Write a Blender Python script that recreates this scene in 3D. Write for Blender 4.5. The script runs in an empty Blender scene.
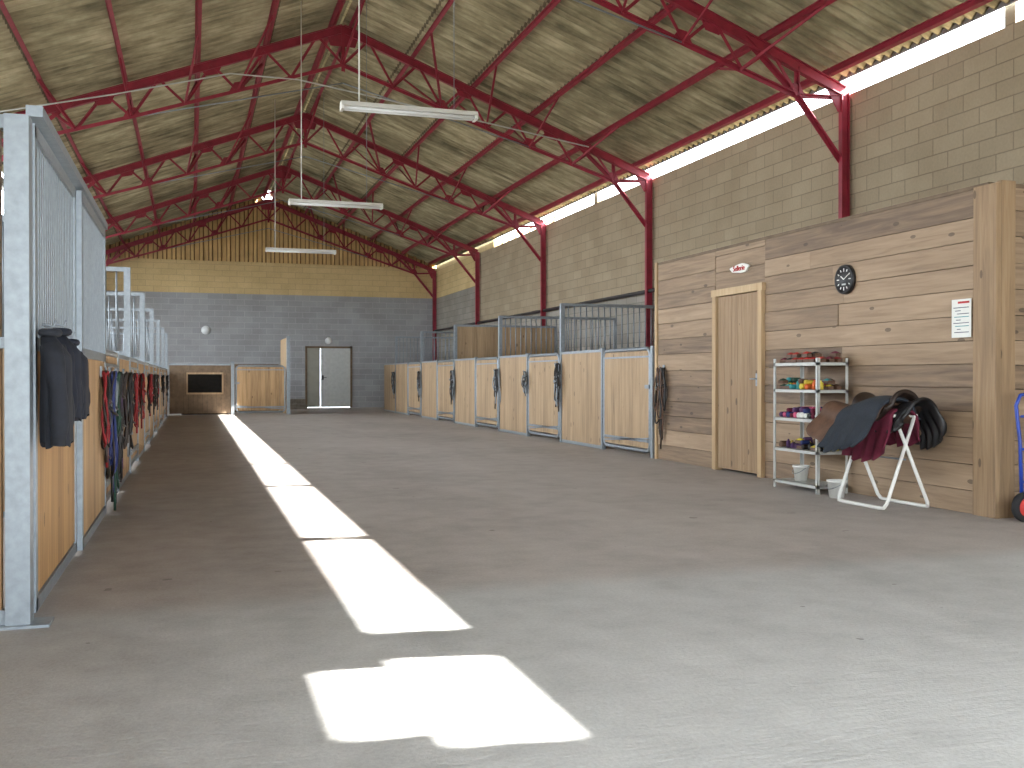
import bpy, math, random
from mathutils import Vector, Matrix
random.seed(7)
R=random.random
def U(a,b): return a+(b-a)*random.random()
sc=bpy.context.scene
COL=sc.collection
try:
    sc.view_settings.view_transform='Standard'
except Exception: pass

# ---------------------------------------------------------------- materials
def lin(c):
    return tuple(((v/255)/12.92 if v/255<=.04045 else ((v/255+.055)/1.055)**2.4) for v in c)+(1,)
class NT:
    def __init__(s,name):
        s.m=bpy.data.materials.new(name); s.m.use_nodes=True
        s.t=s.m.node_tree; s.n=s.t.nodes; s.l=s.t.links
        s.b=s.n['Principled BSDF']
        s.tc=s.n.new('ShaderNodeTexCoord')
    def mapv(s,scale=(1,1,1),src=None):
        m=s.n.new('ShaderNodeMapping'); m.inputs['Scale'].default_value=scale
        s.l.new(src or s.tc.outputs['Object'],m.inputs['Vector']); return m.outputs[0]
    def noise(s,vec,scale,detail=4,rough=.55,dist=0):
        n=s.n.new('ShaderNodeTexNoise'); n.inputs['Scale'].default_value=scale
        n.inputs['Detail'].default_value=detail; n.inputs['Roughness'].default_value=rough
        n.inputs['Distortion'].default_value=dist
        s.l.new(vec,n.inputs['Vector']); return n.outputs['Fac']
    def ramp(s,fac,stops):
        r=s.n.new('ShaderNodeValToRGB'); e=r.color_ramp.elements
        while len(e)>2: e.remove(e[-1])
        for i,(p,c) in enumerate(stops):
            if i<2: el=e[i]; el.position=p
            else: el=e.new(p)
            el.color=c if len(c)==4 else tuple(c)+(1,)
        s.l.new(fac,r.inputs[0]); return r.outputs[0]
    def mix(s,a,b,fac,mode='MIX'):
        m=s.n.new('ShaderNodeMix'); m.data_type='RGBA'; m.blend_type=mode
        for k,v in ((0,fac),(6,a),(7,b)):
            if isinstance(v,(int,float)): m.inputs[k].default_value=v
            elif isinstance(v,tuple): m.inputs[k].default_value=v
            else: s.l.new(v,m.inputs[k])
        return m.outputs[2]
    def math(s,op,a,b=0,c=None):
        m=s.n.new('ShaderNodeMath'); m.operation=op
        for i,v in enumerate((a,b,c)):
            if v is None: continue
            if isinstance(v,(int,float)): m.inputs[i].default_value=v
            else: s.l.new(v,m.inputs[i])
        return m.outputs[0]
    def sep(s,src=None):
        x=s.n.new('ShaderNodeSeparateXYZ'); s.l.new(src or s.tc.outputs['Object'],x.inputs[0]); return x.outputs
    def comb(s,x,y,z):
        c=s.n.new('ShaderNodeCombineXYZ')
        for i,v in enumerate((x,y,z)):
            if isinstance(v,(int,float)): c.inputs[i].default_value=v
            else: s.l.new(v,c.inputs[i])
        return c.outputs[0]
    def bump(s,h,strength=.3,dist=.01):
        b=s.n.new('ShaderNodeBump'); b.inputs['Strength'].default_value=strength; b.inputs['Distance'].default_value=dist
        s.l.new(h,b.inputs['Height']); s.l.new(b.outputs[0],s.b.inputs['Normal'])
    def color(s,c):
        if isinstance(c,tuple): s.b.inputs['Base Color'].default_value=c
        else: s.l.new(c,s.b.inputs['Base Color'])
    def set(s,rough=.6,metal=0):
        s.b.inputs['Roughness'].default_value=rough; s.b.inputs['Metallic'].default_value=metal
        return s.m
def simple(name,rgb,rough=.6,metal=0,var=.25,scale=12,bump=0):
    t=NT(name); c=lin(rgb)
    n=t.noise(t.mapv(),scale,4)
    lo=tuple(v*(1-var) for v in c[:3])+(1,); hi=tuple(min(1,v*(1+var)) for v in c[:3])+(1,)
    t.color(t.ramp(n,[(.3,lo),(.7,hi)]))
    if bump: t.bump(n,bump,.01)
    return t.set(rough,metal)

def wood(name,grain,dark,mid,light,rough=.65,streak=22,knots=True,rv=.2):
    """grain = 0,1,2 axis of the board length"""
    t=NT(name)
    at=t.n.new('ShaderNodeAttribute'); at.attribute_name='rnd'
    rnd=at.outputs['Fac']
    off=t.comb(t.math('MULTIPLY',rnd,37.1),t.math('MULTIPLY',rnd,23.7),t.math('MULTIPLY',rnd,51.3))
    add=t.n.new('ShaderNodeVectorMath'); add.operation='ADD'
    t.l.new(t.tc.outputs['Object'],add.inputs[0]); t.l.new(off,add.inputs[1])
    sc3=[streak]*3; sc3[grain]=1.3
    g=t.noise(t.mapv(tuple(sc3),add.outputs[0]),1.0,5,.6,.6)
    sc4=[3]*3; sc4[grain]=.6
    g2=t.noise(t.mapv(tuple(sc4),add.outputs[0]),1.0,2)
    f=t.math('ADD',t.math('MULTIPLY',g,.62),t.math('MULTIPLY',g2,.22))
    f=t.math('ADD',f,t.math('MULTIPLY',t.math('SUBTRACT',rnd,.5),rv))
    col=t.ramp(f,[(.18,lin(dark)),(.44,lin(mid)),(.7,lin(light))])
    if knots:
        v=t.n.new('ShaderNodeTexVoronoi'); v.inputs['Scale'].default_value=1
        sk=[6]*3; sk[grain]=2.6
        t.l.new(t.mapv(tuple(sk),add.outputs[0]),v.inputs['Vector'])
        k=t.math('LESS_THAN',v.outputs['Distance'],.11)
        col=t.mix(col,lin(tuple(c*.5 for c in dark)),t.math('MULTIPLY',k,.6))
    t.color(col); t.bump(g,.25,.004)
    return t.set(rough)

def blocks(name,axis,c1,c2,cm,var=.5):
    """axis: 0 wall runs along X, 1 wall runs along Y"""
    t=NT(name); s=t.sep()
    v=t.comb(s[axis],s[2],0)
    b=t.n.new('ShaderNodeTexBrick'); t.l.new(v,b.inputs['Vector'])
    b.inputs['Scale'].default_value=1; b.inputs['Brick Width'].default_value=.5; b.inputs['Row Height'].default_value=.2
    b.inputs['Mortar Size'].default_value=.009; b.inputs['Mortar Smooth'].default_value=.4
    b.inputs['Color1'].default_value=lin(c1); b.inputs['Color2'].default_value=lin(c2); b.inputs['Mortar'].default_value=lin(cm)
    n=t.noise(t.mapv(),1.2,5); n2=t.noise(t.mapv(),30,3)
    col=t.mix(b.outputs['Color'],t.ramp(n,[(.25,(.7,.67,.62,1)),(.7,(1,1,1,1))]),.6,'MULTIPLY')
    col=t.mix(col,t.ramp(n2,[(.3,(.8,.8,.8,1)),(.7,(1,1,1,1))]),.6,'MULTIPLY')
    t.color(col)
    h=t.math('SUBTRACT',t.math('MULTIPLY',n2,.25),b.outputs['Fac'])
    t.bump(h,.4,.01)
    return t.set(.9)

def roofmat():
    t=NT('fibre_cement_roof'); s=t.sep()
    n=t.noise(t.mapv((1,1,1)),.8,6,.65)
    st=t.noise(t.mapv((1.2,9,1.2)),1.0,5,.6)
    f=t.math('ADD',t.math('MULTIPLY',n,.5),t.math('MULTIPLY',st,.5))
    col=t.ramp(f,[(.36,lin((98,92,70))),(.5,lin((152,143,114))),(.62,lin((194,184,152)))])
    a=t.math('ABSOLUTE',t.math('SUBTRACT',s[0],2.55))
    fr=t.math('FRACT',t.math('DIVIDE',a,1.2))
    band=t.math('LESS_THAN',fr,.035)
    col=t.mix(col,lin((60,50,38)),t.math('MULTIPLY',band,.7))
    fy=t.math('FRACT',t.math('DIVIDE',s[1],.885))
    band=t.math('LESS_THAN',fy,.04)
    col=t.mix(col,lin((60,52,40)),t.math('MULTIPLY',band,.4))
    t.color(col); return t.set(.9)

def floormat():
    t=NT('floor_concrete'); s=t.sep()
    n=t.noise(t.mapv(),.35,6,.6); n2=t.noise(t.mapv(),3.5,6,.65); n3=t.noise(t.mapv(),60,3,.7)
    n4=t.noise(t.mapv((1,.25,1)),1.1,5,.6)
    f=t.math('ADD',t.math('MULTIPLY',n,.4),t.math('MULTIPLY',n2,.35)); f=t.math('ADD',f,t.math('MULTIPLY',n4,.25))
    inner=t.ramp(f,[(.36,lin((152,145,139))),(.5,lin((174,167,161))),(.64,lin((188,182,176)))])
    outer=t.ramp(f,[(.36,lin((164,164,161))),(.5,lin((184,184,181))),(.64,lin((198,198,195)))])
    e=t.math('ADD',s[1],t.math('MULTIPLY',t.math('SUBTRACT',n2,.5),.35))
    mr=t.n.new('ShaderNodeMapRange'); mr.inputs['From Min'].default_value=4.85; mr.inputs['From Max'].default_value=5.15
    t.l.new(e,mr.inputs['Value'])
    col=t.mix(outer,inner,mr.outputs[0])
    mr2=t.n.new('ShaderNodeMapRange'); mr2.inputs['From Min'].default_value=1.2; mr2.inputs['From Max'].default_value=-.6
    t.l.new(t.math('ADD',s[0],t.math('MULTIPLY',t.math('SUBTRACT',n2,.5),1.5)),mr2.inputs['Value'])
    col=t.mix(col,lin((112,102,93)),t.math('MULTIPLY',mr2.outputs[0],.45))
    speck=t.ramp(n3,[(.35,(.72,.72,.72,1)),(.6,(1,1,1,1))])
    col=t.mix(col,speck,.5,'MULTIPLY')
    sp=t.math('GREATER_THAN',t.noise(t.mapv(),5.5,2,.5),.74)
    col=t.mix(col,lin((80,70,62)),t.math('MULTIPLY',sp,.5))
    t.color(col)
    rip=t.noise(t.mapv((6,26,6)),1,3,.6)
    h=t.math('ADD',t.math('MULTIPLY',rip,.8),t.math('MULTIPLY',n3,.5))
    t.bump(h,.55,.010)
    return t.set(.62)

M_RED=simple('maroon_paint',(140,36,54),.5,0,.2,6)
M_GALV=simple('galvanised_steel',(142,150,156),.45,.5,.12,25)
M_ROOF=roofmat(); M_FLOOR=floormat()
M_GROUND=simple('outdoor_ground',(92,92,86),.95,0,.15,2)
M_BLKR=blocks('block_wall_tan',1,(172,157,132),(160,145,121),(142,128,107))
M_BLKRL=blocks('block_wall_grey_side',1,(162,156,146),(150,145,136),(126,121,113))
M_BLKG=blocks('block_wall_grey',0,(168,169,171),(158,159,161),(182,183,184))
M_BLKY=blocks('block_wall_gold',0,(222,196,144),(214,188,138),(194,170,126))
M_BLKYR=blocks('block_wall_gold_side',1,(226,202,150),(216,190,138),(190,166,122))
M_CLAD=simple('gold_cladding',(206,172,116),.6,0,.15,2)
M_CLAD_SHADE=simple('gold_cladding_shade',(138,106,64),.6,0,.15,2)  # darker copy of the cladding, paints shade onto the rib sides
M_WH=wood('rough_larch_horizontal',1,(100,82,66),(144,121,96),(174,150,123),rv=.3)
M_WHX=wood('rough_larch_horizontal_end',0,(100,82,66),(144,121,96),(174,150,123))
M_WV=wood('pine_vertical',2,(124,98,70),(174,142,102),(202,171,128))
M_WVC=wood('larch_corner_post',2,(104,84,62),(148,122,92),(176,150,118),rv=.14)
M_WVD=wood('larch_vertical',2,(122,100,76),(168,142,110),(194,168,134),rv=.14)
M_WVO=wood('orange_pine_vertical',2,(128,94,58),(168,130,84),(196,158,106))
M_PINEF=wood('pine_trim',2,(146,120,88),(180,153,116),(200,176,140),knots=False)
M_BRN=simple('brown_board',(110,92,72),.7,0,.2,8)
M_BLACK=simple('black_plastic',(22,22,24),.45,0,.2,20)
M_DARK=simple('interior_shade',(30,27,24),.9)
M_WHITE=simple('white_enamel',(222,222,216),.4,0,.05,10)
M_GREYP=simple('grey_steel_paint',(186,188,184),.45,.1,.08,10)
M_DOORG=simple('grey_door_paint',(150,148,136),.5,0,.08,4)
M_PIPE=simple('black_pipe',(48,44,46),.5)
M_NAVY=simple('navy_cloth',(20,25,38),.9,0,.3,18,.3)
M_CHAR=simple('charcoal_cloth',(27,30,38),.9,0,.3,18,.3)
M_LEATH=simple('dark_leather',(38,26,20),.5,0,.3,20)
M_BRL=simple('brown_leather',(92,66,50),.6,0,.3,15)
M_SAGE=simple('dark_slate_pad',(42,48,56),.95,0,.2,60,.3)
M_MAROONC=simple('maroon_cloth',(98,26,48),.9,0,.25,20,.2)
M_REDC=simple('red_webbing',(132,26,32),.7)
M_BLUEC=simple('blue_webbing',(34,48,104),.7)
M_GREENC=simple('green_webbing',(28,62,48),.7)
M_PURP=simple('purple_webbing',(76,44,88),.7)
M_ORNG=simple('orange_plastic',(206,96,34),.6)
M_YEL=simple('yellow_plastic',(206,186,66),.6)
M_PINK=simple('pink_plastic',(200,84,120),.6)
M_TURQ=simple('turquoise_plastic',(52,140,142),.6)
M_BLUEP=simple('blue_paint',(30,60,150),.4)
M_RUB=simple('black_rubber',(24,24,25),.8)
M_PAPER=simple('paper',(225,226,220),.8,0,.03,10)
M_INK=simple('ink',(70,74,90),.8)
M_REDP=simple('red_paint',(176,42,36),.6)
M_CONC=simple('step_concrete',(120,112,100),.9)
M_GLASS=simple('diffuser_glass',(222,226,226),.3,0,.03,8)

# ---------------------------------------------------------------- mesh builder
class MB:
    def __init__(s): s.v=[]; s.f=[]; s.m=[]; s.r=[]; s.sm=[]; s.mats=[]
    def mi(s,m):
        if m not in s.mats: s.mats.append(m)
        return s.mats.index(m)
    def face(s,idx,mi,r,sm=False): s.f.append(idx); s.m.append(mi); s.r.append(r); s.sm.append(sm)
    def box(s,a,b,mat,r=None):
        r=R() if r is None else r; i=len(s.v); k=s.mi(mat)
        x0,y0,z0=[min(p,q) for p,q in zip(a,b)]; x1,y1,z1=[max(p,q) for p,q in zip(a,b)]
        s.v+=[(x0,y0,z0),(x1,y0,z0),(x1,y1,z0),(x0,y1,z0),(x0,y0,z1),(x1,y0,z1),(x1,y1,z1),(x0,y1,z1)]
        for q in ((0,3,2,1),(4,5,6,7),(0,1,5,4),(1,2,6,5),(2,3,7,6),(3,0,4,7)): s.face([i+j for j in q],k,r)
    def beam(s,p,q,w,h,mat,up=(0,0,1),off=(0,0)):
        p=Vector(p); q=Vector(q); d=(q-p).normalized(); u=Vector(up)
        if abs(d.dot(u))>.98: u=Vector((1,0,0))
        sd=d.cross(u).normalized(); u=sd.cross(d).normalized()
        o=sd*off[0]+u*off[1]; i=len(s.v); k=s.mi(mat); r=R()
        for c in (p,q):
            for a,b in ((-1,-1),(1,-1),(1,1),(-1,1)): s.v.append(tuple(c+o+sd*a*w/2+u*b*h/2))
        for f in ((0,1,2,3),(7,6,5,4),(0,4,5,1),(1,5,6,2),(2,6,7,3),(3,7,4,0)): s.face([i+j for j in f],k,r)
    def ibeam(s,p,q,w,h,mat,up=(0,0,1),t=.014):
        s.beam(p,q,t,h,mat,up); s.beam(p,q,w,t,mat,up,(0,h/2)); s.beam(p,q,w,t,mat,up,(0,-h/2))
    def angle(s,p,q,w,mat,up=(0,0,1),t=.01):
        s.beam(p,q,w,t,mat,up,(0,w/2)); s.beam(p,q,t,w,mat,up,(w/2,0))
    def tube(s,pts,r,mat,seg=8,closed=False):
        pts=[Vector(p) for p in pts]; n=len(pts); k=s.mi(mat); i0=len(s.v); rr=R()
        rad=r if isinstance(r,(list,tuple)) else [r]*n
        prev=None
        for j,p in enumerate(pts):
            if closed: t=(pts[(j+1)%n]-pts[j-1])
            else: t=pts[min(j+1,n-1)]-pts[max(j-1,0)]
            t=t.normalized() if t.length>1e-9 else Vector((0,0,1))
            if prev is None:
                a=Vector((0,0,1)) if abs(t.z)<.9 else Vector((1,0,0))
                nx=t.cross(a).normalized()
            else:
                nx=prev-t*prev.dot(t)
                nx=nx.normalized() if nx.length>1e-6 else t.orthogonal().normalized()
            prev=nx; ny=t.cross(nx)
            for a in range(seg):
                th=2*math.pi*a/seg; s.v.append(tuple(p+(nx*math.cos(th)+ny*math.sin(th))*rad[j]))
        for j in range(n if closed else n-1):
            j2=(j+1)%n
            for a in range(seg):
                b=(a+1)%seg; s.face([i0+j*seg+a,i0+j*seg+b,i0+j2*seg+b,i0+j2*seg+a],k,rr,True)
        if not closed:
            s.face([i0+a for a in range(seg)][::-1],k,rr); s.face([i0+(n-1)*seg+a for a in range(seg)],k,rr)
    def cyl(s,p,q,r,mat,seg=10): s.tube([p,q],r,mat,seg)
    def lathe(s,c,prof,mat,seg=24,axis=2):
        i0=len(s.v); k=s.mi(mat); rr=R()
        for (r,h) in prof:
            for a in range(seg):
                th=2*math.pi*a/seg; x,y=r*math.cos(th),r*math.sin(th)
                if axis==2: p=(c[0]+x,c[1]+y,c[2]+h)
                elif axis==0: p=(c[0]+h,c[1]+x,c[2]+y)
                else: p=(c[0]+x,c[1]+h,c[2]+y)
                s.v.append(p)
        for j in range(len(prof)-1):
            for a in range(seg):
                b=(a+1)%seg; s.face([i0+j*seg+a,i0+j*seg+b,i0+(j+1)*seg+b,i0+(j+1)*seg+a],k,rr,True)
    def prism(s,poly,dvec,mat):
        i=len(s.v); k=s.mi(mat); n=len(poly); d=Vector(dvec); r=R()
        s.v+=[tuple(p) for p in poly]+[tuple(Vector(p)+d) for p in poly]
        s.face([i+j for j in range(n)][::-1],k,r); s.face([i+n+j for j in range(n)],k,r)
        for j in range(n): s.face([i+j,i+(j+1)%n,i+n+(j+1)%n,i+n+j],k,r)
    def grid(s,P,mat,sm=True):
        i=len(s.v); k=s.mi(mat); nr=len(P); nc=len(P[0]); r=R()
        for row in P: s.v+= [tuple(p) for p in row]
        for a in range(nr-1):
            for b in range(nc-1): s.face([i+a*nc+b,i+a*nc+b+1,i+(a+1)*nc+b+1,i+(a+1)*nc+b],k,r,sm)
    def build(s,name,parent=None,bevel=0,solid=0,sub=0,loc=None):
        me=bpy.data.meshes.new(name); me.from_pydata(s.v,[],s.f)
        for m in s.mats: me.materials.append(m)
        me.polygons.foreach_set('material_index',s.m); me.polygons.foreach_set('use_smooth',s.sm)
        at=me.attributes.new('rnd','FLOAT','FACE'); at.data.foreach_set('value',s.r)
        me.validate(); me.update()
        o=bpy.data.objects.new(name,me); COL.objects.link(o)
        if solid:
            md=o.modifiers.new('s','SOLIDIFY'); md.thickness=solid; md.offset=0
        if sub:
            md=o.modifiers.new('u','SUBSURF'); md.levels=sub; md.render_levels=sub
        if bevel:
            md=o.modifiers.new('b','BEVEL'); md.width=bevel; md.segments=2; md.limit_method='ANGLE'
        if parent: o.parent=parent
        return o
def empty(name,loc=(0,0,0)):
    e=bpy.data.objects.new(name,None); COL.objects.link(e); e.empty_display_size=.1; return e

# ---------------------------------------------------------------- dimensions
XL,XR,XM=-3.5,8.6,2.55
Y0,YB=-1.0,36.0
ZR=7.5; SL=.38
def zr(x): return ZR-SL*abs(x-XM)
WT=4.98
XF=5.95   # right stalls / tack room front
XS=-.70   # left stalls front
WL=.25

# ---------------------------------------------------------------- shell
m=MB(); m.box((XL-WL,Y0-.3,-.2),(XR+WL,YB+WL,0),M_FLOOR,.5); m.build('floor')
m=MB(); m.box((-45,-45,-.4),(55,Y0-.3,-.02),M_GROUND); m.box((-45,Y0-.3,-.4),(XL-WL,70,-.02),M_GROUND); m.box((XR+WL,Y0-.3,-.4),(55,70,-.02),M_GROUND)
m.build('ground')

# right wall
m=MB()
m.box((XR,Y0,0),(XR+.2,30.1,2.75),M_BLKRL); m.box((XR,Y0,2.75),(XR+.2,30.1,WT),M_BLKR)
m.box((XR,30.1,0),(XR+.2,YB,4.0),M_BLKRL); m.box((XR,30.1,4.0),(XR+.2,YB,WT),M_BLKYR)
for a,b in ((Y0,1.42),(2.36,2.80),(8.75,8.90),(20.6,20.8)):  # infill blocks added in the eave gap to cut the sun strip into patches
    m.box((XR+.02,a,WT),(XR+.18,b,5.25),M_BLKR)
m.box((XR+.02,28.6,WT),(XR+.18,YB,5.25),M_BLKYR)  # gap filled here to keep a sun streak off the back wall
m.build('wall_right')
# left wall; unseen openings above box height, enlarged to let in fill light
m=MB(); wins=[]
y=5.2
while y<33: wins.append((y,y+3.4)); y+=3.6
cur=Y0; WB,WTT=1.42,4.93
for a,b in wins:
    m.box((XL-.2,cur,0),(XL,a,WT),M_BLKRL); m.box((XL-.2,a,0),(XL,b,WB),M_BLKRL); m.box((XL-.2,a,WTT),(XL,b,WT),M_BLKRL); cur=b
m.box((XL-.2,cur,0),(XL,YB,WT),M_BLKRL)
m.build('wall_left')
for i,(a,b) in enumerate(wins):
    m=MB(); c=(a+b)/2
    for p,q in (((a,WB),(b,WB+.06)),((a,WTT-.06),(b,WTT)),((a,WB),(a+.05,WTT)),((b-.05,WB),(b,WTT)),((c-.025,WB),(c+.025,WTT)),((a,2.7),(b,2.75))):
        m.box((XL-.14,p[0],p[1]),(XL-.06,q[0],q[1]),M_WHITE)
    m.build('window_%d'%(i+1))
# unseen front wall, added to cut sky light; big entrance opening (behind the viewpoint)
m=MB()
m.box((XL-.2,Y0-.2,0),(-1.3,Y0,3.9),M_BLKG); m.box((6.4,Y0-.2,0),(XR+.2,Y0,3.9),M_BLKG); 
m.prism([(XL-.2,Y0-.2,3.9),(XR+.2,Y0-.2,3.9),(XR+.2,Y0-.2,5.1),(XM,Y0-.2,ZR-.05),(XL-.2,Y0-.2,5.1)],(0,.2,0),M_BLKY)
m.build('wall_front_sky_block')
# back wall
m=MB()
m.box((XL-.2,YB,0),(3.83,YB+.2,4.0),M_BLKG); m.box((5.5,YB,0),(XR+.2,YB+.2,4.0),M_BLKG); m.box((3.83,YB,2.2),(5.5,YB+.2,4.0),M_BLKG)
m.box((XL-.2,YB-.01,4.0),(XR+.2,YB+.2,5.12),M_BLKY)
m.build('wall_back')
# ribbed gable cladding: trapezoid ribs every .30 m
m=MB(); x=XL
def ztop(x): return (zr(XM+.2)-.1) if abs(x-XM)<.2 else zr(x)+.03
while x<XR:
    pr=[(0,0),(.13,0),(.17,-.07),(.26,-.07),(.30,0)]
    for (a,ya_),(b,yb_) in zip(pr,pr[1:]):
        xa_,xb_=min(x+a,XR),min(x+b,XR)
        if xb_-xa_<.001: continue
        m.grid([[(xa_,YB+.06+ya_,5.1),(xb_,YB+.06+yb_,5.1)],[(xa_,YB+.06+ya_,max(5.12,ztop(xa_))),(xb_,YB+.06+yb_,max(5.12,ztop(xb_)))]],M_CLAD_SHADE if ya_!=yb_ else M_CLAD,False)
    x+=.30
m.build('wall_back_gable_cladding')

# roof (corrugated sheets)
m=MB()
def roofside(sg,y0,y1,s0,s1):
    n=int((y1-y0)/.0295); rws=[[],[]]
    for i in range(n+1):
        y=y0+(y1-y0)*i/n; w=.030*math.sin(2*math.pi*y/.177)
        for k,sx in enumerate((s0,s1)):
            x=XM+sg*sx; rws[k].append((x,y,ZR-SL*sx+w+.03))
    if sg>0: rws=rws[::-1]
    m.grid(rws,M_ROOF,True)
SE,SN=6.02,5.83
NA,NB=1.56,2.26  # unseen notch in the roof edge, shaped to let in the near sun patch
roofside(1,Y0-.2,NA,.06,SE); roofside(1,NA,NB,.06,SN); roofside(1,NB,YB+.2,.06,SE)
roofside(-1,Y0-.2,YB+.2,.06,6.15)
m.beam((XM-.13,Y0,ZR+.05),(XM-.13,YB-.4,ZR+.05),.34,.01,M_ROOF,(-SL,0,1)); m.beam((XM+.13,Y0,ZR+.05),(XM+.13,YB-.4,ZR+.05),.34,.01,M_ROOF,(SL,0,1))
def edge(s,a,b):  # flat strip added so the sun patches get straight edges
    x=XM+s; z=ZR-SL*s; m.box((x,a,z-.012),(x+.012,b,z+.06),M_GALV)
edge(SE,Y0,NA); edge(SN,NA,NB); edge(SE,NB,YB)
m.build('ceiling_roof_sheets')

# purlins
for sg in (-1,1):
    for sx in (.16,1.3,2.45,3.6,4.75,5.75):
        m=MB(); x=XM+sg*sx; z=ZR-SL*sx-.055
        ys=2.6 if (sg>0 and sx>5.5) else Y0  # right eave purlin cut short to keep its shadow off the near sun patch
        m.ibeam((x,ys,z),(x,YB-.06,z),.055,.11,M_RED,(SL*sg,0,1),.01); m.build('roof_purlin')

TY=[5.47,11.6,17.73,23.87,30.0,35.8]
def rz(s): return ZR-.24-SL*s
LOW=[(5.2,4.88),(3.5,5.42),(1.8,6.0),(0,6.62)]
def lowz(s):
    for (a,za),(b,zb) in zip(LOW,LOW[1:]):
        if b<=s<=a: return za+(zb-za)*(a-s)/(a-b)
for ty in TY:
    m=MB()
    for sg in (-1,1):
        P=lambda s,z,dy=0:(XM+sg*s,ty+dy,z)
        xc=5.95
        m.ibeam(P(xc,rz(xc)),P(0,rz(0)),.08,.13,M_RED)
        m.ibeam(P(xc,0),P(xc,rz(xc)-.02),.08,.11,M_RED,(1,0,0))
        m.angle(P(xc-.05,4.05),P(5.2,4.88),.06,M_RED); m.angle(P(5.2,4.88),P(4.4,rz(4.4)),.06,M_RED)
        m.angle(P(xc,4.92),P(5.2,4.88),.05,M_RED); m.angle(P(5.2,4.88),P(5.2,rz(5.2)),.05,M_RED)
        for (a,za),(b,zb) in zip(LOW,LOW[1:]): m.angle(P(a,za),P(b,zb),.055,M_RED)
        lows=[5.2,4.35,3.5,2.65,1.8,.9,0]; ups=[4.78,3.92,3.08,2.22,1.35,.45]
        for i,u in enumerate(ups):
            m.angle(P(u,rz(u)),P(lows[i],lowz(lows[i])),.04,M_RED); m.angle(P(u,rz(u)),P(lows[i+1],lowz(lows[i+1])),.04,M_RED)
        for (a,za) in LOW[:-1]:
            m.prism([P(a-.14,za+.07,-.006),P(a+.14,za-.02,-.006),P(a+.05,za+.15,-.006),P(a-.06,za+.17,-.006)],(0,.012,0),M_RED)
        for a in (3.92,2.22):
            z=rz(a); m.prism([P(a-.2,z+.08,-.006),P(a+.2,z-.08,-.006),P(a+.1,z-.2,-.006),P(a-.1,z-.15,-.006)],(0,.012,0),M_RED)
        z=rz(xc); m.prism([P(xc-.35,z+.14,-.008),P(xc+.07,z,-.008),P(xc+.07,z-.28,-.008),P(xc-.1,z-.28,-.008)],(0,.016,0),M_RED)
        for a,b in ((3.5,3.6),(1.8,1.3),(2.65,2.45),(4.35,4.75)):
            for dy in (-1.3,1.3):
                if ty+dy>YB-.1: continue
                m.angle(P(a,lowz(a)),(XM+sg*b,ty+dy,ZR-SL*b-.11),.035,M_RED)
    m.angle((XM,ty,rz(0)+.05),(XM,ty,6.5),.06,M_RED)
    for dy in (-1.6,1.6):
        if ty+dy<YB-.1: m.angle((XM,ty,6.62),(XM+.16,ty+dy,ZR-.17),.045,M_RED)
    m.prism([(XM-.3,ty-.008,rz(.3)+.05),(XM+.3,ty-.008,rz(.3)+.05),(XM+.22,ty-.008,rz(.3)-.2),(XM-.22,ty-.008,rz(.3)-.2)],(0,.016,0),M_RED)
    m.cyl((XM-3.5,ty,5.42),(XM,ty,6.3),.012,M_GALV,6); m.cyl((XM+3.5,ty,5.42),(XM,ty,6.3),.012,M_GALV,6)
    m.build('roof_truss')

m=MB(); y=23.2
while y<28.2:
    m.beam((XR+.1,y,WT),(XR+.1,y+.28,5.17),.02,.05,M_BLKYR,(1,0,0)); m.beam((XR+.1,y+.28,5.17),(XR+.1,y+.56,WT),.02,.05,M_BLKYR,(1,0,0)); y+=.62
m.build('trim_eave_lattice')

# wall pipe
m=MB(); m.tube([(XR-.08,12.4,2.82),(XR-.08,18,2.78),(XR-.08,YB-.1,2.8)],.04,M_PIPE)
for y in range(13,36,3): m.box((XR-.09,y,2.77),(XR,y+.04,2.80),M_PIPE)
m.build('wall_pipe')

# ---------------------------------------------------------------- tack room
TY0,TY1,TH=6.2,12.12,2.6
def hboards(m,x0,x1,ya,yb,za,zb,mat,h=.2,axis=1):
    z=za
    while z<zb-.02:
        z1=min(z+h*U(.93,1.07),zb)
        if zb-z1<.06: z1=zb
        y=ya
        while y<yb-.01:
            y2=y+U(1.6,4.0)
            if yb-y2<.6: y2=yb
            j=U(-.006,.006)
            if axis==1: m.box((x0+j,y,z+.003),(x1,y2-.003,z1-.003),mat)
            else: m.box((y,x0+j,z+.003),(y2-.003,x1,z1-.003),mat)
            y=y2
        z=z1
m=MB()
DY0,DY1,DZ=9.50,10.58,2.13
hboards(m,XF,XF+.05,TY0+.25,DY0,0.0,TH,M_WH); hboards(m,XF,XF+.05,DY1,TY1,0.0,TH,M_WH); hboards(m,XF,XF+.05,DY0,DY1,DZ,TH,M_WH)
m.box((XF+.06,TY0+.2,0),(XF+.1,DY0,TH-.02),M_BRN); m.box((XF+.06,DY1,0),(XF+.1,TY1,TH-.02),M_BRN); m.box((XF+.06,DY0,DZ),(XF+.1,DY1,TH-.02),M_BRN)
m.build('wall_tack_room_front')
m=MB()
m.box((XF-.02,TY0,0),(XF+.03,TY0+.24,TH+.01),M_WVC,.4); m.box((XF+.03,TY0,0),(XF+.17,TY0+.05,TH+.03),M_WVC,.5)
m.box((XF+.03,TY0+.05,0),(XF+.15,TY0+.2,TH-.02),M_WVC)
m.build('trim_tack_room_corner',bevel=.004)
m=MB(); hboards(m,TY0+.10,TY0+.15,XF+.15,XR-.01,0,TH,M_WHX,axis=0); m.build('wall_tack_room_side')
m=MB(); m.box((XF+.1,TY1-.06,0),(XR-.01,TY1,TH),M_WVD); m.box((XF-.02,TY1,0),(XF+.06,TY1+.06,TH+.03),M_PINEF); m.build('wall_tack_room_rear')
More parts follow.
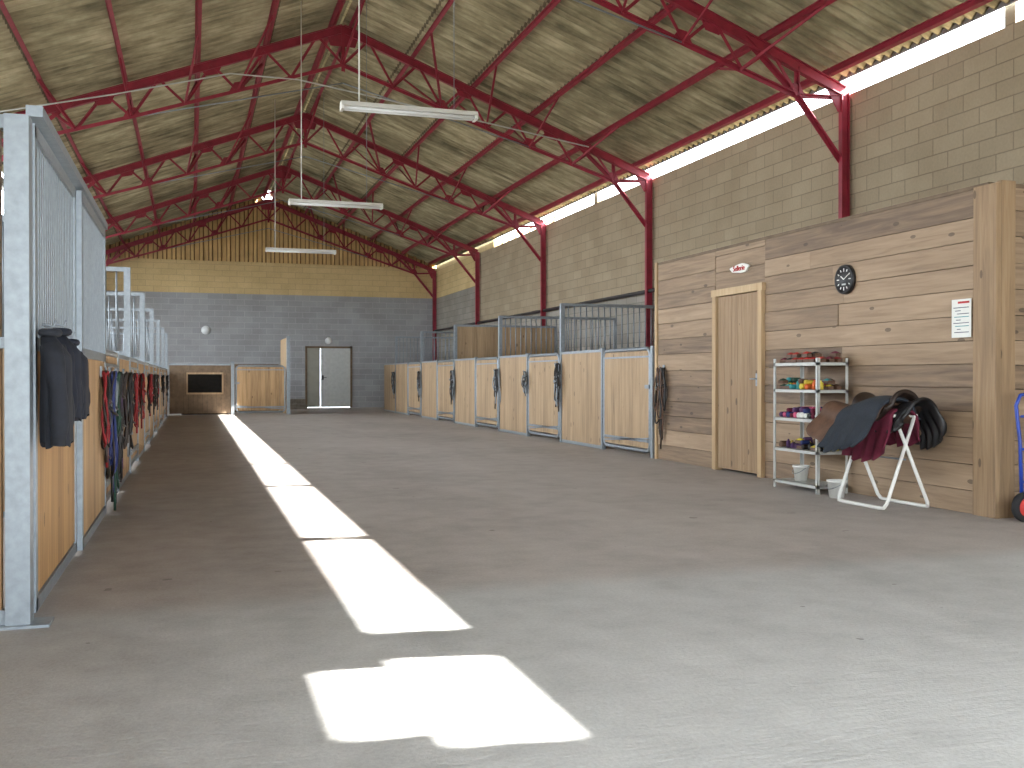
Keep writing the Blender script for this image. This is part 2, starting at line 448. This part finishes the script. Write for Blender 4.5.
m=MB(); m.box((XF+.0,TY0+.1,TH-.0),(XR-.01,TY1,TH+.03),M_BRN); m.build('ceiling_tack_room')
m=MB()
y=DY0+.09
while y<DY1-.1:
    y2=min(y+.15,DY1-.09); m.box((XF-.015,y+.002,.03),(XF+.03,y2-.002,DZ-.09),M_WVC,U(.4,1)); y=y2
m.box((XF-.045,DY0,0),(XF+.05,DY0+.08,DZ),M_PINEF); m.box((XF-.045,DY1-.08,0),(XF+.05,DY1,DZ),M_PINEF); m.box((XF-.05,DY0-.02,DZ-.08),(XF+.05,DY1+.02,DZ),M_PINEF)
m.box((XF-.03,DY0+.1,1.0),(XF-.015,DY0+.14,1.14),M_GALV); m.cyl((XF-.05,DY0+.12,1.08),(XF-.05,DY0+.22,1.08),.008,M_GALV); m.cyl((XF-.05,DY0+.12,1.08),(XF-.01,DY0+.12,1.08),.008,M_GALV)
m.build('door_1')
m=MB(); pts=[]
for i in range(24):
    th=2*math.pi*i/24; pts.append((XF-.025,10.0+.2*math.cos(th)*(1+.1*math.sin(5*th)),2.335+.05*math.sin(th)*(1+.15*math.cos(3*th))))
m.prism(pts,(.02,0,0),M_PAPER); pl=m.build('door_name_plaque')
tx=bpy.data.curves.new('lettering','FONT'); tx.body='Sellerie'; tx.size=.085; tx.extrude=.003; tx.align_x='CENTER'; tx.align_y='CENTER'; tx.materials.append(M_REDP)
to=bpy.data.objects.new('lettering',tx); COL.objects.link(to); to.parent=pl
to.matrix_world=Matrix(((0,0,-1,XF-.029),(-1,0,0,10.0),(0,1,0,2.335),(0,0,0,1)))
# clock
m=MB(); c=(XF-.006,8.07,2.03)
m.lathe(c,[(0.0,-.03),(.118,-.03),(.122,-.038),(.138,-.036),(.142,-.02),(.142,0),(0,0)],M_BLACK,40,0)
for i in range(12):
    th=2*math.pi*i/12; a,b=math.sin(th),math.cos(th); l=.022 if i%3 else .032
    m.beam((c[0]-.032,c[1]-a*.105,c[2]+b*.105),(c[0]-.032,c[1]-a*(.105-l),c[2]+b*(.105-l)),.010,.003,M_WHITE,(1,0,0))
for th,l,w in ((math.radians(305),.055,.010),(math.radians(60),.085,.007)):
    m.beam((c[0]-.034,c[1],c[2]),(c[0]-.034,c[1]-l*math.sin(th),c[2]+l*math.cos(th)),w,.003,M_WHITE,(1,0,0))
m.box((c[0]-.033,c[1]-.03,c[2]-.055),(c[0]-.031,c[1]+.03,c[2]-.04),M_GREYP)
m.build('wall_clock')
# notice
m=MB(); m.box((XF-.022,6.46,1.42),(XF-.016,6.67,1.73),M_PAPER); m.box((XF-.024,6.475,1.695),(XF-.021,6.60,1.712),M_REDP)
for i in range(9):
    z=1.665-i*.025; m.box((XF-.0235,6.48+(.09 if i%3==1 else 0),z-.006),(XF-.0215,6.65-(i*37%5)*.01,z),(M_TURQ if i in (3,6) else M_INK))
m.build('notice_poster')

# ---------------------------------------------------------------- stalls
def vboards(m,axis,c,a,b,z0,z1,mat,w=.125,t=.04):
    n=max(1,round((b-a)/w)); st=(b-a)/n
    for i in range(n):
        p,q=a+i*st+.002,a+(i+1)*st-.002
        if axis==1: m.box((c-t/2,p,z0),(c+t/2,q,z1),mat)
        else: m.box((p,c-t/2,z0),(q,c+t/2,z1),mat)
def pt(axis,c,t,z): return (c,t,z) if axis==1 else (t,c,z)
def bars(m,axis,c,a,b,z0,z1,sp=.1,r=.011):
    n=int((b-a)/sp)
    for i in range(1,n):
        t=a+(b-a)*i/n; m.cyl(pt(axis,c,t,z0),pt(axis,c,t,z1),r,M_GALV,6)
def rail(m,axis,c,a,b,z,w=.05,h=.05): m.beam(pt(axis,c,a,z),pt(axis,c,b,z),w,h,M_GALV)
def post(m,x,y,z,w=.08): m.box((x-w/2,y-w/2,0),(x+w/2,y+w/2,z),M_GALV)
def partition(y,x0,x1,solid=False,zt=2.32,zb=1.45):
    m=MB()
    post(m,x0,y,zt+.02,.07); post(m,x1,y,zt,.06)
    vboards(m,0,y,x0+.04 if x0<x1 else x1,x1-.04 if x0<x1 else x0,.05,zt if solid else zb,M_WVD)
    lo,hi=min(x0,x1),max(x0,x1)
    rail(m,0,y,lo,hi,.04); rail(m,0,y,lo,hi,zb+.02); rail(m,0,y,lo,hi,zt)
    if not solid: bars(m,0,y,lo,hi,zb+.02,zt,.11)
    m.build('stall_partition')
RS=[12.22,15.75,19.3,22.9,26.5,30.1]
ZF=1.52
for i,y in enumerate(RS):
    if i==0: 
        m=MB(); post(m,XF,y+.03,ZF,.07); m.build('stall_post'); continue
    partition(y,XF+.0,XR-.12,solid=(i==3))
def stallgate(axis,c,a,b,zt,name='stall_door',front=-1,mat=None):
    m=MB(); mat=mat or M_WVD
    vboards(m,axis,c,a+.05,b-.05,.12,zt-.06,mat,.13,.035)
    f=c+front*.005
    rr=.1; P=[]
    for (ca,cz,s0) in ((b-.03-rr,zt-.03-rr,0),(a+.03+rr,zt-.03-rr,90),(a+.03+rr,.08+rr,180),(b-.03-rr,.08+rr,270)):
        for k in range(5):
            th=math.radians(s0+k*22.5); P.append(pt(axis,f,ca+rr*math.cos(th),cz+rr*math.sin(th)))
    m.tube(P,.027,M_GALV,8,True)
    f2=c+front*.03
    m.beam(pt(axis,f2,a+.04,.22),pt(axis,f2,b-.04,.22),.02,.035,M_GALV)
    m.beam(pt(axis,f2,a+.04,.26),pt(axis,f2,b-.04,.16),.02,.02,M_GALV)
    m.beam(pt(axis,f2,a+.04,zt-.14),pt(axis,f2,b-.04,zt-.14),.015,.025,M_GALV)
    m.box(pt(axis,c+front*.02,a-.01,zt*.62),pt(axis,c+front*.05,a+.12,zt*.62+.05),M_GALV)
    return m.build(name)
def stallpanel(axis,c,a,b,zt,mat=None):
    m=MB(); vboards(m,axis,c,a,b,.05,zt-.03,mat or M_WVD)
    rail(m,axis,c,a,b,zt-.02,.06,.04); rail(m,axis,c,a,b,.03,.05,.05)
    return m.build('stall_front_panel')
for a,b in zip(RS,RS[1:]):
    mid=(a+b)/2
    stallgate(1,XF,a+.09,mid-.04,ZF)
    m=MB(); post(m,XF,mid,ZF+.02,.06); m.build('stall_post')
    stallpanel(1,XF,mid+.035,b-.04,ZF)
stallpanel(1,XF,30.15,32.0,ZF)

# left row
LS=[4.88,8.5,12.1,15.7,19.3,22.9,26.5,30.0]
ZL=1.30
for i,y in enumerate(LS[1:]): partition(y,XS,XL+.06,zb=1.35)
m=MB()
vboards(m,0,LS[0]+.0,XL+.05,XS-.1,.06,2.2,M_WVO,.14,.045)
post(m,XS-.03,LS[0]-.02,2.25,.1); rail(m,0,LS[0]-.01,XL+.05,XS-.08,.04,.07,.07); rail(m,0,LS[0]-.01,XL+.05,XS-.08,2.22,.07,.06); rail(m,0,LS[0]-.03,XL+.05,XS-.08,1.25,.03,.05)
m.box((XS-.1,LS[0]-.1,0),(XS+.1,LS[0]+.06,.012),M_GALV)
m.build('stall_end_panel')
for k,(a,b,off) in enumerate(((4.96,6.62,0.0),(6.66,8.42,.03))):
    m=MB(); c=XS+off
    vboards(m,1,c,a+.04,b-.04,.1,1.22,M_WVO if k==0 else M_WV,.13,.035)
    for t in (a+.02,b-.02): m.beam((c,t,.03),(c,t,2.24),.06,.05,M_GALV,(1,0,0))
    rail(m,1,c,a,b,.06,.05,.06); rail(m,1,c,a,b,1.25,.05,.06); rail(m,1,c,a,b,2.22,.05,.06)
    n=int((b-a)/.075)
    for i in range(1,n): t=a+(b-a)*i/n; m.box((c-.012,t-.013,1.28),(c+.012,t+.013,2.2),M_GALV)
    m.build('stall_door' if k else 'stall_front_grille')
m=MB(); rail(m,1,XS+.03,4.9,8.5,2.29,.07,.05); m.build('sliding_door_rail')
for a,b in zip(LS[1:],LS[2:]):
    mid=(a+b)/2
    stallgate(1,XS,a+.06,mid-.04,ZL+.04,front=1,mat=M_WV)
    m=MB(); post(m,XS,mid,ZL+.05,.06); m.build('stall_post')
    stallpanel(1,XS,mid+.035,b-.04,ZL+.02,M_WV)

# cross stall at the back left
yc=30.0
m=MB()
xa,xb=XS+.08,1.06
vboards(m,0,yc,xa,xb,.05,.62,M_BRN); vboards(m,0,yc,xa,xb,1.2,1.45,M_BRN); vboards(m,0,yc,xa,-.12,.62,1.2,M_BRN); vboards(m,0,yc,.82,xb,.62,1.2,M_BRN)
for z in (.60,1.18): m.box((-.16,yc-.04,z),(.86,yc+.04,z+.05),M_WVD)
for x in (-.16,.82): m.box((x,yc-.04,.6),(x+.04,yc+.04,1.22),M_WVD)
rail(m,0,yc,xa,xb,1.46)
m.box((-.3,yc+.5,0.0),(1.0,yc+.55,1.3),M_DARK)  # dark sheet behind the opening, stands in for shade inside the stall
m.build('stall_window_panel')
m=MB(); post(m,1.12,yc,1.55,.09); post(m,2.70,yc,2.3,.1); m.box((2.66,yc,0.0),(2.74,yc+2.2,2.26),M_WVD); m.build('stall_gate_posts')
stallgate(0,yc,1.19,2.63,1.45,'stall_gate',-1,M_WV)
m=MB(); vboards(m,0,32.2,XS+.1,2.6,0,1.5,M_BRN); m.build('stall_rear_screen')

# back door (two leaves)
m=MB()
m.box((3.83,YB-.03,0),(3.90,YB+.1,2.2),M_BRN); m.box((5.43,YB-.03,0),(5.5,YB+.1,2.2),M_BRN); m.box((3.83,YB-.03,2.13),(5.5,YB+.1,2.2),M_BRN)
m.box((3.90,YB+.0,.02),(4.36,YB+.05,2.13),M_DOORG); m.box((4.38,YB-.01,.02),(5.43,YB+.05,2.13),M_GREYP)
m.box((4.42,YB-.04,1.0),(4.48,YB-.01,1.16),M_BLACK); m.cyl((4.45,YB-.06,1.08),(4.58,YB-.06,1.08),.01,M_BLACK)
m.build('door_2')
m=MB(); m.lathe((4.65,YB-.01,2.4),[(0,-.07),(.05,-.065),(.09,-.05),(.11,-.02),(.12,0),(0,0)],M_GLASS,20,1); m.build('bulkhead_lamp')
m=MB(); m.lathe((.45,YB-.01,2.72),[(0,-.09),(.06,-.085),(.11,-.06),(.13,-.03),(.15,-.025),(.15,0),(0,0)],M_GLASS,24,1); m.build('bulkhead_lamp')
m=MB(); m.box((2.9,34.2,0),(3.7,35.4,.18),M_CONC); m.box((2.9,34.7,.18),(3.7,35.4,.34),M_CONC); m.build('concrete_step')

# ---------------------------------------------------------------- fluorescent lights
for (x,y,z) in ((2.29,10.8,4.02),(2.25,16.4,3.92),(2.3,22.4,3.88)):
    m=MB(); L=.76
    m.prism([(x-L,y-.055,z+.05),(x-L,y+.055,z+.05),(x-L,y+.085,z-.0),(x-L,y-.085,z-.0)],(2*L,0,0),M_WHITE)
    for dy in (-.045,.045): m.cyl((x-L+.03,y+dy,z-.02),(x+L-.03,y+dy,z-.02),.014,M_GLASS,10)
    for e in (-L,L-.03): m.box((x+e,y-.075,z-.04),(x+e+.03,y+.075,z+.0),M_WHITE)
    m.cyl((x-.56,y,z+.05),(x-.56,y,zr(x-.56)-.0),.009,M_WHITE,6); m.cyl((x+.5,y,z+.05),(x+.5,y,zr(x+.5)-.0),.004,M_GALV,6)
    m.build('fluorescent_light')
m=MB(); m.tube([(-3.4,16.9,5.0),(-1.2,16.9,5.55),(.6,16.9,6.05),(1.69,16.9,6.05),(4.2,16.9,5.7),(6.9,16.9,5.3)],.012,M_GREYP,6)
m.build('electrical_conduit')

# ---------------------------------------------------------------- hanging tack
def tack(name,x,y,z,length,mats,n=6,spread=.16,nx=-1,hook=True):
    m=MB()
    if hook:
        m.tube([(x,y-.0,z),(x+nx*.06,y,z-.01),(x+nx*.075,y,z+.03)],.006,M_GALV,6)
        m.box((x-.004,y-.03,z-.04),(x+nx*.012,y+.03,z+.04),M_GALV)
    for i in range(n):
        mt=mats[i%len(mats)]; dy=U(-spread,spread)*.35; w=U(.05,.13); l=length*U(.5,1.0); ox=nx*U(.02,.08)
        sk=U(-.08,.08); P=[]; N=22
        for k in range(N):
            th=2*math.pi*k/N
            yy=y+dy*.2+(dy+sk*(1-math.cos(th))*.5)+w*math.sin(th)*(1-.55*math.cos(th)) *.8
            zz=z-(1-math.cos(th))*l/2
            P.append((x+ox+nx*.012*math.sin(3*th+i),yy,max(zz,.02)))
        m.tube(P,U(.007,.012),mt,6,True)
        if i%2==0:
            zz=z-l*U(.35,.7); m.tube([(x+ox,y+dy-w,zz),(x+ox+nx*.03,y+dy,zz-.03),(x+ox,y+dy+w,zz)],.009,mt,6)
            m.tube([(x+ox+nx*.01,y+dy+w+.02*math.cos(a),zz+.02*math.sin(a)) for a in [2*math.pi*q/10 for q in range(10)]],.004,M_GALV,5,True)
    for i in range(3):
        dy=U(-spread,spread)*.5; l=length*U(.85,1.15)
        m.tube([(x+nx*.05,y+dy*t+.02*math.sin(6*t),max(z-l*t,.015)) for t in [q/8 for q in range(9)]],.011,mats[(i+1)%len(mats)],6)
    return m.build(name)
for y in (15.75,19.3,22.9,26.5,30.1):
    tack('halter',XF-.045,y,1.33 if y<16 else 1.25,.72,[M_BLACK,M_LEATH,M_GALV],7,.2)
tack('bridle',XF-.004,11.92,1.22,.95,[M_BRL,M_LEATH,M_BLACK],7,.14)
tack('halter',XF-.035,17.5,1.2,.4,[M_BLACK,M_GALV],4,.12)
for y,l,ms,n in ((8.0,.62,[M_LEATH,M_REDC,M_BLACK],7),(8.4,1.05,[M_BLACK,M_BLUEC,M_LEATH],8),(8.8,1.0,[M_BLACK,M_GREENC,M_GALV],8),(9.5,.85,[M_BLACK,M_LEATH,M_PURP],8),(10.5,.75,[M_LEATH,M_BLACK,M_GALV],7),
                 (12.2,.62,[M_REDC,M_BLACK],7),(13.2,.62,[M_REDC,M_REDC,M_LEATH],7),(15.7,.6,[M_REDC,M_BLACK],6),(17.5,.6,[M_LEATH,M_BLACK],5),(19.4,.6,[M_LEATH,M_REDC,M_BLACK],5),(23,.6,[M_BLACK,M_LEATH],5),(26.5,.6,[M_BLACK],5)):
    tack('halter',XS+.05,y,1.14,l,ms,n,.3,1)

# ---------------------------------------------------------------- jackets
def jacket(y,x,zt,h,w,mat,seed,nx=1):
    random.seed(seed); m=MB(); rows=[]; N=26; K=16
    for k in range(K+1):
        t=k/K; z=zt-h*t
        ww=w*(.28+.72*min(1,(t/.16))**.6)*(1+.12*t); dd=.03+.035*min(1,t/.2)
        row=[]
        for i in range(N+1):
            th=2*math.pi*i/N
            fold=1+.14*math.sin(5*th+seed)*t+.07*math.sin(9*th+3*t+seed)*t
            row.append((x+nx*(dd*1.1)+nx*dd*math.sin(th)*fold,y+ww/2*math.cos(th)*fold,z+.015*math.sin(4*th+seed)*t))
        rows.append(row)
    m.grid(rows,mat)
    m.tube([(x+nx*.045+.035*math.cos(a),y+.06*math.sin(a),zt+.012) for a in [2*math.pi*q/12 for q in range(12)]],.018,mat,8,True)
    for sg in (-1,1):
        P=[];Rr=[]
        for q in range(9):
            t=q/8; P.append((x+nx*(.055+.04*math.sin(2.2*t)),y+sg*(w*.40+.06*t+.02*math.sin(5*t)),zt-.05-h*.9*t)); Rr.append(.048-.014*t+.005*math.sin(11*t))
        m.tube(P,Rr,mat,10)
    m.tube([(x+nx*.11,y,zt-.08),(x+nx*.125,y+.01,zt-h*.5),(x+nx*.12,y,zt-h*.93)],.005,M_BLACK,5)
    m.tube([(x+.012,y,zt+.05),(x+nx*.06,y,zt+.04),(x+nx*.07,y,zt+.07)],.006,M_GALV,6)
    return m.build('jacket')
jacket(4.98,XS+.038,1.29,.50,.16,M_CHAR,3)
jacket(5.36,XS+.038,1.31,.42,.22,M_NAVY,5)
jacket(5.72,XS+.038,1.27,.38,.20,M_NAVY,9)
random.seed(21)

# ---------------------------------------------------------------- shelf rack
x0,x1,y0,y1=5.56,5.90,7.98,8.72
m=MB()
ZS=[.08,.40,.70,.98,1.24]
for x in (x0,x1):
    for y in (y0,y1):
        s1=1 if x==x0 else -1; s2=1 if y==y0 else -1
        m.box((x,y,0),(x+s1*.03,y+s2*.003,1.28),M_GREYP); m.box((x,y,0),(x+s1*.003,y+s2*.03,1.28),M_GREYP)
for z in ZS:
    m.box((x0,y0,z-.003),(x1,y1,z),M_GREYP)
    m.box((x0,y0,z-.03),(x0+.003,y1,z),M_GREYP); m.box((x1-.003,y0,z-.03),(x1,y1,z),M_GREYP); m.box((x0,y0,z-.03),(x1,y0+.003,z),M_GREYP); m.box((x0,y1-.003,z-.03),(x1,y1,z),M_GREYP)
m.build('metal_shelf_rack')
def roll(m,x,y,z,r,l,mat):
    m.lathe((x-l/2,y,z+r),[(0,0),(r*.3,.0),(r*.35,.006),(r*.9,.0),(r,.006),(r,l-.006),(r*.9,l),(0,l)],mat,14,0)
def brush(m,x,y,z,mat):
    rows=[]
    for k in range(6):
        t=k/5; rows.append([(x-.03+.06*q/4,y-.05+.10*t,z+.03+.022*math.sin(math.pi*q/4)*math.sin(math.pi*(.1+.8*t))) for q in range(5)])
    m.grid(rows,mat); m.box((x-.028,y-.045,z),(x+.028,y+.045,z+.032),M_BRL)
def pile(name,z,kind,nn,pal):
    m=MB()
    for i in range(nn):
        y=y0+.07+(y1-y0-.14)*i/(nn-1); 
        for xx in (x0+.08,x0+.17,x0+.26):
            c=random.choice(pal)
            kd=kind if kind!='any' else random.choice(['roll','brush','mix'])
            if kd=='roll':
                r=U(.022,.032); roll(m,xx,y,z+.001,r,.085,c)
                if R()<.4: roll(m,xx+.01,y+.03,z+.002+1.8*r,r*.9,.085,random.choice(pal))
            elif kd=='brush':
                brush(m,xx,y+U(-.01,.01),z+.001,c)
                if R()<.4: brush(m,xx,y+.02,z+.055,random.choice(pal))
            else:
                h=U(.05,.10); r=U(.02,.03); m.lathe((xx,y,z+.001),[(0,0),(r,0),(r,h*.75),(r*.45,h*.85),(r*.45,h),(0,h)],c,12)
    m.build(name)
pile('grooming_brushes',ZS[4],'brush',7,[M_REDC,M_MAROONC,M_REDP,M_BLACK]); pile('grooming_brushes',ZS[3],'any',8,[M_YEL,M_GREENC,M_ORNG,M_REDC,M_BRL,M_TURQ]); pile('bandage_rolls',ZS[2],'roll',11,[M_BLACK,M_PURP,M_BLUEC,M_MAROONC,M_PINK,M_WHITE]); pile('grooming_bottles',ZS[1],'any',9,[M_BLACK,M_BRL,M_LEATH,M_YEL,M_PURP,M_BLUEC])
def bucket(x,y,z,r,h,name='white_bucket'):
    m=MB(); m.lathe((x,y,z),[(0,.0),(r*.78,0),(r,h),(r*1.08,h),(r*1.08,h-.02),(r*1.02,h-.02)],M_WHITE,24)
    m.lathe((x,y,z),[(0,.006),(r*.74,.006),(r*.97,h-.001)],M_WHITE,24)
    m.tube([(x-r*1.10*abs(math.sin(a)),y+r*1.08*math.cos(a),z+h-.02-.06*math.sin(a)) for a in [math.pi*q/12 for q in range(13)]],.003,M_GALV,5)
    m.build(name)
bucket(5.70,8.45,ZS[0]+.002,.075,.15)
bucket(5.60,7.74,0,.085,.16)

# ---------------------------------------------------------------- saddle rack + saddle
m=MB(); cx=5.59; ya,yb=6.82,7.45
def uframe(xb_,xt_):
    P=[]
    zt=.78
    P.append((xt_,ya,zt)); P.append((xb_+(xt_-xb_)*.06,ya,.06))
    P.append((xb_,ya+.02,.022)); P.append((xb_,ya+.07,.018)); P.append((xb_,yb-.07,.018)); P.append((xb_,yb-.02,.022))
    P.append((xb_+(xt_-xb_)*.06,yb,.06)); P.append((xt_,yb,zt))
    m.tube(P,.0155,M_WHITE,10)
    m.tube([(xt_,ya-.02,zt),(xt_,yb+.02,zt)],.0155,M_WHITE,10)
uframe(5.40,5.69); uframe(5.84,5.49)
m.cyl((5.59,ya-.012,.42),(5.59,yb+.012,.42),.008,M_GALV)
m.build('saddle_rack')
def drape(m,ya,yb,cx,zt,halfw,drop,mat,flare=.12,prof=None,ny=16,nn=20,noise=.008,thick=0,seed=0,dl=None,dr=None):
    rows=[]
    dl=dl or drop; dr=dr or drop
    for j in range(ny+1):
        v=j/ny; y=ya+(yb-ya)*v; row=[]
        zz=zt+(prof(v) if prof else 0)
        edge=1-.3*abs(2*v-1)**3
        for i in range(nn+1):
            u=-1+2*i/nn; a=abs(u); sg=-1 if u<0 else 1; D=(dl if u<0 else dr)*edge
            if a<.4:
                th=a/.4*math.pi/2; x=cx+sg*halfw*math.sin(th); z=zz-halfw*.8*(1-math.cos(th))
            else:
                t=(a-.4)/.6; x=cx+sg*(halfw+flare*t**.8); z=zz-halfw*.8-D*t
            wv=noise*math.sin(9*v*math.pi+seed+3*u)*(a**2)*2
            row.append((x+wv,y+noise*math.sin(7*u+seed),z+wv*.5))
        rows.append(row)
    m.grid(rows,mat)
root=empty('saddle')
mm=MB(); drape(mm,6.80,7.40,cx-.02,.84,.13,.30,M_MAROONC,.05,seed=2,noise=.014,dl=.34,dr=.22); mm.build('saddle_blanket',root,solid=.012)
mm=MB(); drape(mm,6.86,7.66,cx-.08,.84,.15,.20,M_BRL,.16,lambda v:.05*(2*v-1)**2,seed=1); mm.build('saddle_flaps',root,solid=.015,sub=1)
mm=MB(); drape(mm,6.80,7.34,cx,.885,.13,.06,M_LEATH,.05,lambda v:.08*(2*v-1)**2+.03*max(0,1-v*4),seed=1); mm.build('seat',root,solid=.04,sub=1)
mm=MB(); drape(mm,6.84,7.40,cx-.05,.92,.19,.24,M_SAGE,.19,lambda v:-.05*(v)**2+.02*math.sin(5*v),seed=4,noise=.02,dl=.28,dr=.12); mm.build('fleece_pad',root,solid=.03,sub=1)
mm=MB(); drape(mm,6.66,7.0,cx+.06,.88,.15,.26,M_BLACK,.06,lambda v:.05*(1-v)**2-.02*v,seed=6,noise=.02,dl=.12); mm.build('dark_numnah',root,solid=.03,sub=1)

# ---------------------------------------------------------------- hand truck
m=MB(); hx,hy=6.00,5.98
for x in (hx,hx+.42):
    m.lathe((x,hy,.115),[(0,-.02),(.035,-.022),(.04,-.015),(.07,-.015),(.075,-.025),(.11,-.022),(.115,0),(.11,.022),(.075,.025),(.07,.015),(.0,.02)],M_RUB,26,1)
    m.lathe((x,hy,.115),[(0,-.03),(.04,-.028),(.055,-.017),(.07,-.016)],M_REDP,20,1)
a=.0
P=[(hx+a,hy+.03,.12),(hx+a,hy+.05,.6),(hx+a-.02,hy+.07,.88),(hx+a+.01,hy+.06,.96),(hx+.2,hy+.06,1.0),(hx+.39,hy+.06,.96),(hx+.42,hy+.07,.88),(hx+.40,hy+.05,.6),(hx+.40,hy+.03,.12)]
m.tube(P,.014,M_BLUEP,10)
for z in (.3,.55,.8): m.cyl((hx+a,hy+.04,z),(hx+.40,hy+.04,z),.010,M_BLUEP)
m.cyl((hx+.0,hy,.115),(hx+.42,hy,.115),.010,M_BLUEP)
m.box((hx+.06,hy-.2,.02),(hx+.36,hy+.02,.03),M_BLUEP); m.tube([(hx+a,hy+.03,.12),(hx+.07,hy,.02)],.012,M_BLUEP); m.tube([(hx+.40,hy+.03,.12),(hx+.35,hy,.02)],.012,M_BLUEP)
m.build('hand_truck')

# ---------------------------------------------------------------- lights, world, camera
w=bpy.data.worlds.new('World'); sc.world=w; w.use_nodes=True
bg=w.node_tree.nodes['Background']; bg.inputs[0].default_value=(.87,.935,1.0,1); bg.inputs[1].default_value=8.6
sun=bpy.data.lights.new('sun','SUN'); sun.energy=115; sun.angle=math.radians(.53); sun.color=(1,.98,.94)
so=bpy.data.objects.new('sun',sun); COL.objects.link(so)
so.rotation_euler=Vector((-7.6,1.4,-5.05)).to_track_quat('-Z','Y').to_euler()
cam=bpy.data.cameras.new('camera'); cam.lens=35; cam.sensor_width=36; cam.clip_end=200; cam.clip_start=.05
co=bpy.data.objects.new('camera',cam); COL.objects.link(co); co.location=(0,0,1.1)
co.rotation_euler=(math.radians(90-.403),0,math.radians(-17.81)); sc.camera=co
